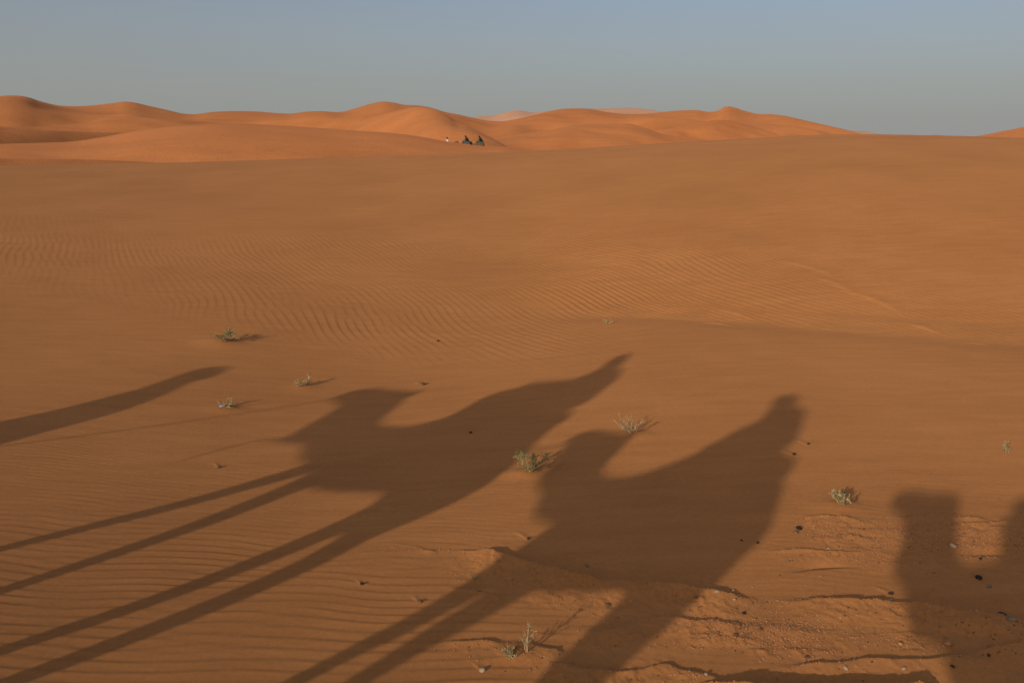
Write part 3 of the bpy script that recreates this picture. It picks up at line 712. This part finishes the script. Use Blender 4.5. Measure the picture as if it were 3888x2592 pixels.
def shrub(x, y, h, spread, n, seed, stem_mat, leaf_mat, label, leaf=.012, per=9, curl=.3, name='desert_shrub', stem_r=.004, branch=3, flat=1.0, lean=(0, 0), group='sparse plants on the sand'):
    rs = random.Random(seed)
    z0 = gz(x, y)
    o = bpy.data.objects.new(name, None); COL.objects.link(o); o.location = (x, y, z0)
    o.empty_display_size = .05; tag(o, label, 'plant', group)
    S, LV, LF = [], [], []
    def leafquad(p, d):
        a = Vector((rs.gauss(0, 1), rs.gauss(0, 1), rs.gauss(0, 1))).normalized()
        u = (d + a * .9).normalized(); v = u.cross(Vector((rs.gauss(0, 1), rs.gauss(0, 1), rs.gauss(0, 1)))).normalized()
        L = leaf * rs.uniform(.7, 1.5); W = L * .36; k = len(LV)
        LV.extend([p, p + u * L * .5 + v * W, p + u * L, p + u * L * .5 - v * W]); LF.append([k, k + 1, k + 2, k + 3])
    def grow(p, d, length, r, depth):
        n_ = 6; pts = [p]; q = p.copy(); dd = d.copy()
        for i in range(n_):
            dd = (dd + Vector((rs.gauss(0, curl), rs.gauss(0, curl), rs.gauss(.05, curl * .7))) * .5).normalized()
            q = q + dd * length / n_
            if q.z < .004: q.z = .004 + rs.random() * .006
            pts.append(q.copy())
            if depth == 0 or i > 2:
                for _ in range(per if depth == 0 else per // 2):
                    leafquad(q + Vector((rs.gauss(0, .006), rs.gauss(0, .006), rs.gauss(0, .006))), dd)
        S.append(tube(pts, [r * (1 - .6 * i / n_) for i in range(n_ + 1)], 5))
        if depth > 0:
            for b in range(branch):
                k = rs.randint(2, n_)
                a = Vector((rs.gauss(0, .7), rs.gauss(0, .7), rs.gauss(.25, .4)))
                grow(pts[k], (dd + a).normalized(), length * rs.uniform(.35, .6), r * .6, depth - 1)
    for i in range(n):
        a = rs.uniform(0, 6.283); t = rs.uniform(.2, 1)
        d = Vector((math.cos(a) * spread * t / h + lean[0], math.sin(a) * spread * t / h * flat + lean[1], rs.uniform(.6, 1.0)))
        ln = d.length * h * rs.uniform(.6, 1.0)
        grow(Vector((rs.gauss(0, .012), rs.gauss(0, .012), -.015)), d.normalized(), ln, stem_r, 1)
    v, f = join(*S)
    mesh_obj('stems', v, f, stem_mat, o)
    if LF: mesh_obj('leaves', LV, LF, leaf_mat, o, False)
    return o

shrub(-4.86, 13.60, .10, .30, 10, 1, STEM_DRY, LEAF_GREEN, 'low dark green shrub on a sand hummock among the ripples at the left', .020, 4, .35, stem_r=.008, branch=4)
shrub(-3.77, 10.42, .08, .26, 8, 2, STEM_DRY, LEAF_PALE, 'flat dry twigs with a scrap of pale paper above the thin rope shadow', .012, 1, .4, stem_r=.006, branch=3)
shrub(-3.03, 11.66, .085, .22, 9, 3, STEM_DRY, LEAF_PALE, 'small dry tuft left of the camel head shadow', .014, 2, .35, stem_r=.006, branch=3)
shrub(.16, 7.68, .20, .26, 9, 4, STEM_GREEN, LEAF_GREEN, 'leafy green shrub at the edge between the two camel shadows', .015, 4, .3, stem_r=.005, branch=4)
shrub(1.33, 8.68, .17, .27, 8, 5, STEM_DRY, LEAF_PALE, 'pale bare branching twigs just above the second camel head shadow', .010, 2, .25, stem_r=.005, branch=4)
shrub(2.77, 6.52, .095, .17, 13, 6, STEM_GREEN, LEAF_PALE, 'pale yellow green tuft of stubby upright stems left of the blocky shadow', .016, 5, .12, stem_r=.0065, branch=1)
shrub(.09, 4.45, .21, .045, 4, 27, STEM_DRY, LEAF_PALE, 'thin upright twigs with small buds on the bank at the bottom', .008, 3, .10, stem_r=.0040, branch=2)
shrub(-.01, 4.40, .035, .07, 9, 17, STEM_GREEN, LEAF_PALE, 'tiny low green sprout at the foot of the upright twigs', .008, 4, .3, stem_r=.0022, branch=2)
shrub(4.98, 7.90, .10, .06, 4, 8, STEM_GREEN, LEAF_PALE, 'small faded green tuft beside the right edge', .013, 3, .25, stem_r=.004, branch=2)
shrub(1.78, 15.15, .12, .22, 5, 9, STEM_DRY, LEAF_PALE, 'faint pale tuft at the foot of the rippled slope', .014, 1, .25, stem_r=.006, branch=2)
shrub(-.29, 5.45, .045, .03, 4, 10, STEM_GREEN, LEAF_PALE, 'tiny green sprig left of the pebbly bank', .007, 2, .2, stem_r=.002, branch=1)

rs_ = random.Random(3)
zz = gz(-3.80, 10.36)
tag(mesh_obj('paper_scrap', [(-3.82, 10.34, zz + .03), (-3.80, 10.325, zz + .02), (-3.755, 10.34, zz + .028), (-3.765, 10.37, zz + .045), (-3.80, 10.38, zz + .04)], [[0, 1, 4], [1, 2, 3, 4]], PAPER, None, False),
    'pale bluish paper scrap caught in the flat dry twigs', 'paper scrap')

def stone_mesh(r, seed, flat=.62, rough=.22, sub=3):
    bm = bmesh.new(); bmesh.ops.create_icosphere(bm, subdivisions=sub, radius=1)
    rs = random.Random(seed); ph = [(Vector((rs.gauss(0, 1), rs.gauss(0, 1), rs.gauss(0, 1))).normalized(), rs.uniform(.55, .95)) for _ in range(9)]
    st = (rs.uniform(.85, 1.25), rs.uniform(.75, 1.0), flat)
    for v in bm.verts:
        p = v.co.copy()
        for nrm, c in ph:
            e = p.dot(nrm) - c
            if e > 0: p -= nrm * e * .8
        p *= 1 + rough * .25 * math.sin(p.x * 7 + seed) * math.sin(p.y * 6 + seed * 2) * math.sin(p.z * 8)
        v.co = Vector((p.x * st[0], p.y * st[1], p.z * st[2])) * r
    V = [tuple(v.co) for v in bm.verts]; F = [[v.index for v in f.verts] for f in bm.faces]; bm.free()
    return V, F

def stone(x, y, r, mat, label, seed, flat=.62, name='stone', group='loose stones on the sand'):
    V, F = stone_mesh(r, seed, flat)
    o = mesh_obj(name, V, F, mat); o.location = (x, y, gz(x, y) + r * flat * .45)
    o.rotation_euler = (random.uniform(-.3, .3), random.uniform(-.3, .3), random.uniform(0, 6.28))
    return tag(o, label, 'stone', group)

STONES = [
    (-1.33, 14.57, .034, DUNG, 'small dark lump alone on the sand above the left rider shadow'),
    (-1.32, 11.75, .045, STONE_BROWN, 'brown stone in a hollow just above the first camel neck shadow'),
    (-.48, 9.16, .028, DUNG, 'small black lump inside the first camel shadow'),
    (-3.06, 8.14, .026, STONE_BROWN, 'small brown stone below the dangling cord shadow'),
    (-1.08, 5.43, .020, DUNG, 'small dark lump between the leg shadows at lower left'),
    (-.63, 5.13, .020, STONE_BROWN, 'small brown stone left of the second camel leg shadows'),
    (-.17, 4.28, .026, STONE_PALE, 'smooth oval white stone at the bottom left of the twigs'),
    (.13, 6.12, .022, DUNG, 'dark lump beside the front edge of the second camel shadow'),
    (3.06, 8.11, .022, DUNG, 'small dark lump right of the round headed rider shadow'),
    (2.81, 7.80, .026, DUNG, 'dark lump on the shadow edge behind the rider'),
    (1.78, 5.92, .014, DUNG, 'tiny black lump inside the second camel shadow near its right edge'),
    (1.89, 5.87, .020, DUNG, 'black lump on the right edge of the second camel shadow'),
    (2.28, 6.09, .026, STONE_DARK, 'dark grey stone, upper of two below the yellow green tuft'),
    (2.23, 6.02, .024, STONE_GREY, 'grey stone, lower of two below the yellow green tuft'),
    (3.24, 5.24, .032, STONE_DARK, 'large black stone in the shadow at the right'),
    (3.10, 4.72, .028, STONE_DARK, 'black rounded stone in the shadow at the lower right'),
    (3.10, 4.63, .032, STONE_GREY, 'flat brownish grey stone just below the black rounded stone'),
    (3.31, 5.72, .034, STONE_PALE, 'long whitish stone on the edge of the blocky shadow'),
    (1.38, 5.06, .022, STONE_PALE, 'pale stone on the crest of the pebbly bank'),
    (1.51, 5.14, .018, STONE_PALE, 'pale stone on smooth sand just behind the pebbly bank'),
    (1.48, 4.98, .017, STONE_PALE, 'pale stone on the near slope of the pebbly bank'),
    (2.54, 5.04, .020, DUNG, 'dark lump behind the bank near the blocky shadow'),
    (2.50, 4.95, .020, STONE_PALE, 'pale round pebble beside the dark lump on the bank'),
    (2.61, 4.43, .030, STONE_TAN, 'orange tan block stone at the lower right'),
    (2.33, 4.44, .017, STONE_TAN, 'small tan stone left of the orange block stone'),
    (2.44, 4.40, .016, STONE_TAN, 'small tan stone just left of and below the orange block stone'),
    (1.73, 4.32, .020, STONE_BROWN, 'small brown stone with a sand tail near the bottom'),
    (2.76, 4.27, .018, DUNG, 'dark lump in the shadow at the bottom right'),
    (2.50, 4.17, .016, DUNG, 'tiny dark lump beside the bottom right shadow edge'),
    (.64, 5.00, .022, STONE_BROWN, 'brown stone on the pebbly slope between the leg shadows'),
    (.55, 5.60, .018, STONE_GREY, 'small grey stone inside the second camel belly shadow'),
    (1.23, 5.02, .020, STONE_BROWN, 'brown stone beside the rear leg shadow on the bank'),
    (1.54, 4.61, .017, STONE_BROWN, 'small brown stone below the long pebbly bank'),
    (1.37, 4.55, .019, STONE_BROWN, 'brown stone at the lower edge of the pebbly ground'),
    (1.50, 4.83, .016, STONE_DARK, 'small dark stone on the lit pebbly slope'),
    (2.38, 5.73, .015, STONE_PALE, 'tiny pale pebble on the terraces below the green tuft'),
    (2.02, 5.55, .014, STONE_GREY, 'tiny grey pebble left of the scooped ledge'),
    (3.24, 5.12, .024, STONE_GREY, 'flat grey stone below the large black stone'),
    (3.42, 5.54, .016, STONE_DARK, 'small dark pebble between the two right hand shadows'),
    (1.90, 4.18, .017, STONE_PALE, 'pale pebble near the bottom edge left of the jagged shadow'),
    (2.22, 4.16, .017, STONE_PALE, 'pale pebble near the bottom edge right of the jagged shadow'),
    (1.10, 4.16, .014, STONE_PALE, 'pale pebble on the low bank at the bottom'),
    (3.86, 5.60, .020, STONE_TAN, 'tan pebble on the terraces at the right edge'),
    (2.08, 4.73, .012, STONE_PALE, 'white pebble on the bright pebbly bank'),
]
for i, (x, y, r, m, lab) in enumerate(STONES):
    stone(x, y, r * (.82 if m is STONE_PALE else .74 if m is DUNG else .92), m, lab, i + 1, .8 if m is DUNG else .62, 'dung_pellet' if m is DUNG else 'stone')

# fine grit nobody could count: one mesh
def gravel():
    rs = np.random.RandomState(4); V, F = [], []
    base = [np.array(stone_mesh(1, s, .6, .2, 1)[0]) for s in range(6)]; bf = stone_mesh(1, 0, .6, .2, 1)[1]
    pts = []
    for P_, h, wn, wf, rg, lo_ in BANKS:
        P = np.asarray(P_); ln = np.hypot(*(P[1:] - P[:-1]).T).sum()
        n = int(480 * rg * ln * max(wn, .15) / .3)
        for _ in range(n):
            k = rs.randint(len(P) - 1); t = rs.rand(); p = P[k] * (1 - t) + P[k + 1] * t
            pts.append((p[0] + rs.normal(0, .04), p[1] - rs.rand() ** 1.2 * wn * 1.3 + .03, rs.rand()))
    for _ in range(900):
        pts.append((rs.uniform(1.6, 4.4), rs.uniform(4.2, 6.4), rs.rand()))
    A = np.array(pts); zs = ground_z(A[:, 0], A[:, 1])
    mats = []
    for (x, y, u), z in zip(pts, zs):
        r = .0028 + .0055 * rs.rand() ** 3
        b = base[rs.randint(6)] * r
        a = rs.rand() * 6.28; c, s = math.cos(a), math.sin(a)
        o = len(V)
        V.extend([(x + q[0] * c - q[1] * s, y + q[0] * s + q[1] * c, z + q[2] + r * .2) for q in b])
        F.extend([[i + o for i in f] for f in bf]); mats += [0 if u < .80 else (1 if u < .84 else 2 if u < .95 else 0)] * len(bf)
    o = mesh_obj('gravel', V, F, STONE_TAN)
    o.data.materials.append(STONE_PALE); o.data.materials.append(STONE_BROWN)
    o.data.polygons.foreach_set('material_index', mats)
    tag(o, 'fine pebbly grit strewn over the sand banks at the lower right', 'gravel', kind='stuff')
gravel()

# ------------------------------------------------------------------ the far caravan on the dune
def far_pt(az, el, dist, dz=0):
    return (dist * math.sin(R(az)), dist * math.cos(R(az)), EYE + dist * math.tan(R(el)) + dz)

def clone(o, name=None, parent=None):
    c = o.copy(); COL.objects.link(c)
    if parent: c.parent = parent
    return c

def far_camel(az, el, rot, label, blanket, pad, group):
    """el: elevation of the rider's head top; the camel stands 3.2 m below it"""
    src = [o for o in COL.objects if o.name == 'camel.001'][0]
    r = bpy.data.objects.new('camel', None); COL.objects.link(r)
    r.location = far_pt(az, el, 143, -3.22); r.rotation_euler = (0, 0, -R(rot))
    tag(r, label, 'camel', group)
    for ch in list(src.children):
        c = clone(ch, parent=r)
        if ch.name.startswith('saddle'):
            c.material_slots[0].link = 'OBJECT'; c.material_slots[0].material = blanket
    r.scale = (1.1, 1.1, 1.1)
    # folded pad over the load in front of the rider, blanket behind
    v, f = inflate([(.62, 1.65), (.66, 1.9), (.52, 2.02), (.36, 1.98), (.34, 1.75)], .34)
    mesh_obj('saddle_pad', v, f, pad, r)
    v, f = inflate([(.22, 1.80), (.1, 2.04), (-.28, 2.17), (-.54, 2.02), (-.58, 1.90), (-.25, 1.82)], .37)
    mesh_obj('blanket', v, f, blanket, r)
    return r

def far_rider(az, el, rot, label, robe, turban, group):
    src = [o for o in COL.objects if o.name == 'person'][0]
    r = bpy.data.objects.new('person', None); COL.objects.link(r)
    r.location = far_pt(az, el, 143, -3.22); r.rotation_euler = (0, 0, -R(rot))
    tag(r, label, 'person', group)
    clone([c for c in src.children if c.name.startswith('body')][0], parent=r)
    v, f = inflate([(.42, 2.34), (.36, 2.50), (.26, 2.66), (.14, 2.82), (.04, 2.95), (-.14, 2.97), (-.30, 2.86), (-.44, 2.62), (-.56, 2.42), (-.66, 2.26), (-.62, 2.16), (-.3, 2.16), (.2, 2.18)], .32)
    mesh_obj('robe', v, f, robe, r)
    v, f = inflate([(.17, 2.90), (.19, 3.0), (.17, 3.12), (.20, 3.26), (.10, 3.30), (.02, 3.22), (-.09, 3.08), (-.14, 2.95), (-.02, 2.84)], .17, .03)
    mesh_obj('turban', v, f, turban, r)
    return r
GC, GR = 'far camels on the dune', 'far riders on the dune'
far_camel(-3.08, .80, -72, 'distant brown camel at the dune edge under the teal robed rider', CLOTH_TEAL, CLOTH_TAN, GC)
far_rider(-3.08, .80, -72, 'distant rider in a dark teal robe, ahead of the black clad rider', CLOTH_DARK, CLOTH_DARK, GR)
far_camel(-2.16, .78, -78, 'distant brown camel at the right end of the far caravan with a teal blanket', CLOTH_TEAL, CLOTH_TAN, GC)
far_rider(-2.16, .78, -78, 'distant rider in black on the last camel of the far caravan', CLOTH_BLACK, CLOTH_BLACK, GR)

def far_walker():
    x, y, z = far_pt(-4.34, .70, 144, -1.78)
    p = bpy.data.objects.new('person', None); COL.objects.link(p); p.location = (x, y, z); p.rotation_euler = (0, 0, R(75))
    tag(p, 'distant walker in a white robe and dark headscarf at the head of the far caravan', 'person')
    shapes = [ball((0, .02, 1.62), (.085, .10, .13)), tube([(0, .02, 1.6), (0, 0, 1.42)], [.07, .08])]
    for s in (-1, 1):
        shapes.append(tube([(s * .09, 0, .9), (s * .1, s * .12, .48), (s * .1, s * .26, .06)], [.10, .07, .05]))
        shapes.append(ball((s * .1, s * .26 + .07, .04), (.045, .12, .04)))
        shapes.append(tube([(s * .19, 0, 1.38), (s * .27, s * -.08, 1.1), (s * .25, s * -.12 + .08, .86)], [.07, .055, .04]))
        for k in range(4): shapes.append(tube([(s * .25, s * -.12 + .05 + k * .024, .87), (s * .25, s * -.12 + .06 + k * .024, .73)], [.014, .011], 6))
        shapes.append(tube([(s * .25, s * -.12 + .12, .85), (s * .22, s * -.12 + .15, .78)], [.014, .011], 6))
    shapes.append(inflate([(.10, 1.42), (.14, 1.2), (.12, .85), (-.14, .85), (-.14, 1.2), (-.10, 1.42)], .2))
    fused('body', shapes, .016, SKIN, p, 3)
    v, f = inflate([(.12, 1.46), (.22, 1.32), (.26, 1.1), (.30, .7), (.36, .25), (-.36, .25), (-.32, .7), (-.30, 1.1), (-.24, 1.34), (-.10, 1.47)], .31)
    mesh_obj('robe', v, f, CLOTH_WHITE, p)
    v, f = inflate([(.12, 1.56), (.14, 1.68), (.08, 1.78), (-.04, 1.79), (-.13, 1.70), (-.15, 1.56), (-.12, 1.44), (.04, 1.46)], .14, .03)
    mesh_obj('headscarf', v, f, CLOTH_PLUM, p)
far_walker()
# ------------------------------------------------------------------ sky, sun, camera
GLOW = (2.4, 1.9, .75)
w = bpy.data.worlds.new('World'); sc.world = w; w.use_nodes = True
nt = w.node_tree; bg = nt.nodes['Background']
sky = nt.nodes.new('ShaderNodeTexSky'); sky.sky_type = 'NISHITA'; sky.sun_disc = False
sky.sun_elevation = R(SUN_EL); sky.sun_rotation = R((SUN_AZ + 180) % 360)
sky.altitude = 400; sky.air_density = 1.0; sky.dust_density = 3.0; sky.ozone_density = 1.0
# dust: grey haze low over the horizon and a broad warm glow around the sun
geo = nt.nodes.new('ShaderNodeTexCoord')
sep = nt.nodes.new('ShaderNodeSeparateXYZ'); nt.links.new(geo.outputs['Generated'], sep.inputs[0])
hz = nt.nodes.new('ShaderNodeValToRGB')
while len(hz.color_ramp.elements) < 5: hz.color_ramp.elements.new(.5)
stops = [(0.0, .98), (.05, .84), (.16, .42), (.35, .15), (1.0, .05)]
hz.color_ramp.interpolation = 'B_SPLINE'
for el, (p, c) in zip(sorted(hz.color_ramp.elements, key=lambda e: e.position), stops):
    el.position = p; el.color = (c, c, c, 1)
nt.links.new(sep.outputs['Z'], hz.inputs['Fac'])
mx = nt.nodes.new('ShaderNodeMix'); mx.data_type = 'RGBA'
mx.inputs['B'].default_value = (3.10, 3.12, 3.02, 1)
nt.links.new(hz.outputs['Color'], mx.inputs['Factor']); tn = nt.nodes.new('ShaderNodeMix'); tn.data_type = 'RGBA'; tn.blend_type = 'MULTIPLY'; tn.inputs['Factor'].default_value = 1
tn.inputs['B'].default_value = (.90, .93, 1.06, 1); nt.links.new(sky.outputs['Color'], tn.inputs['A'])
nt.links.new(tn.outputs['Result'], mx.inputs['A'])
dot = nt.nodes.new('ShaderNodeVectorMath'); dot.operation = 'DOT_PRODUCT'
nt.links.new(geo.outputs['Generated'], dot.inputs[0]); dot.inputs[1].default_value = tuple(-SD)
mr = nt.nodes.new('ShaderNodeMapRange'); mr.inputs['From Min'].default_value = -.35; mr.inputs['From Max'].default_value = 1
mr.interpolation_type = 'SMOOTHSTEP'
nt.links.new(dot.outputs['Value'], mr.inputs['Value'])
gl = nt.nodes.new('ShaderNodeMix'); gl.data_type = 'RGBA'
gl.inputs['A'].default_value = (0, 0, 0, 1); gl.inputs['B'].default_value = (*GLOW, 1)
nt.links.new(mr.outputs['Result'], gl.inputs['Factor'])
ad = nt.nodes.new('ShaderNodeMix'); ad.data_type = 'RGBA'; ad.blend_type = 'ADD'; ad.inputs['Factor'].default_value = 1
nt.links.new(mx.outputs['Result'], ad.inputs['A']); nt.links.new(gl.outputs['Result'], ad.inputs['B'])
nt.links.new(ad.outputs['Result'], bg.inputs['Color'])
bg.inputs['Strength'].default_value = .10

ld = bpy.data.lights.new('sun', 'SUN'); ld.energy = 2.65; ld.angle = R(.8); ld.color = (1, .86, .68)
lo = bpy.data.objects.new('sun', ld); COL.objects.link(lo)
lo.rotation_euler = Vector(tuple(SD)).to_track_quat('-Z', 'Y').to_euler()

cd = bpy.data.cameras.new('camera'); cam = bpy.data.objects.new('camera', cd); COL.objects.link(cam)
cam.location = (0, 0, EYE); cam.rotation_euler = (R(90 - 13.106), 0, 0)
cd.sensor_width = 22.2; cd.sensor_fit = 'HORIZONTAL'; cd.lens = 22.2 * 1907 / 2352
cd.clip_start = .05; cd.clip_end = 20000
sc.camera = cam
sc.view_settings.view_transform = 'Standard'; sc.view_settings.look = 'None'; sc.view_settings.exposure = 0
sc.render.engine = 'CYCLES'
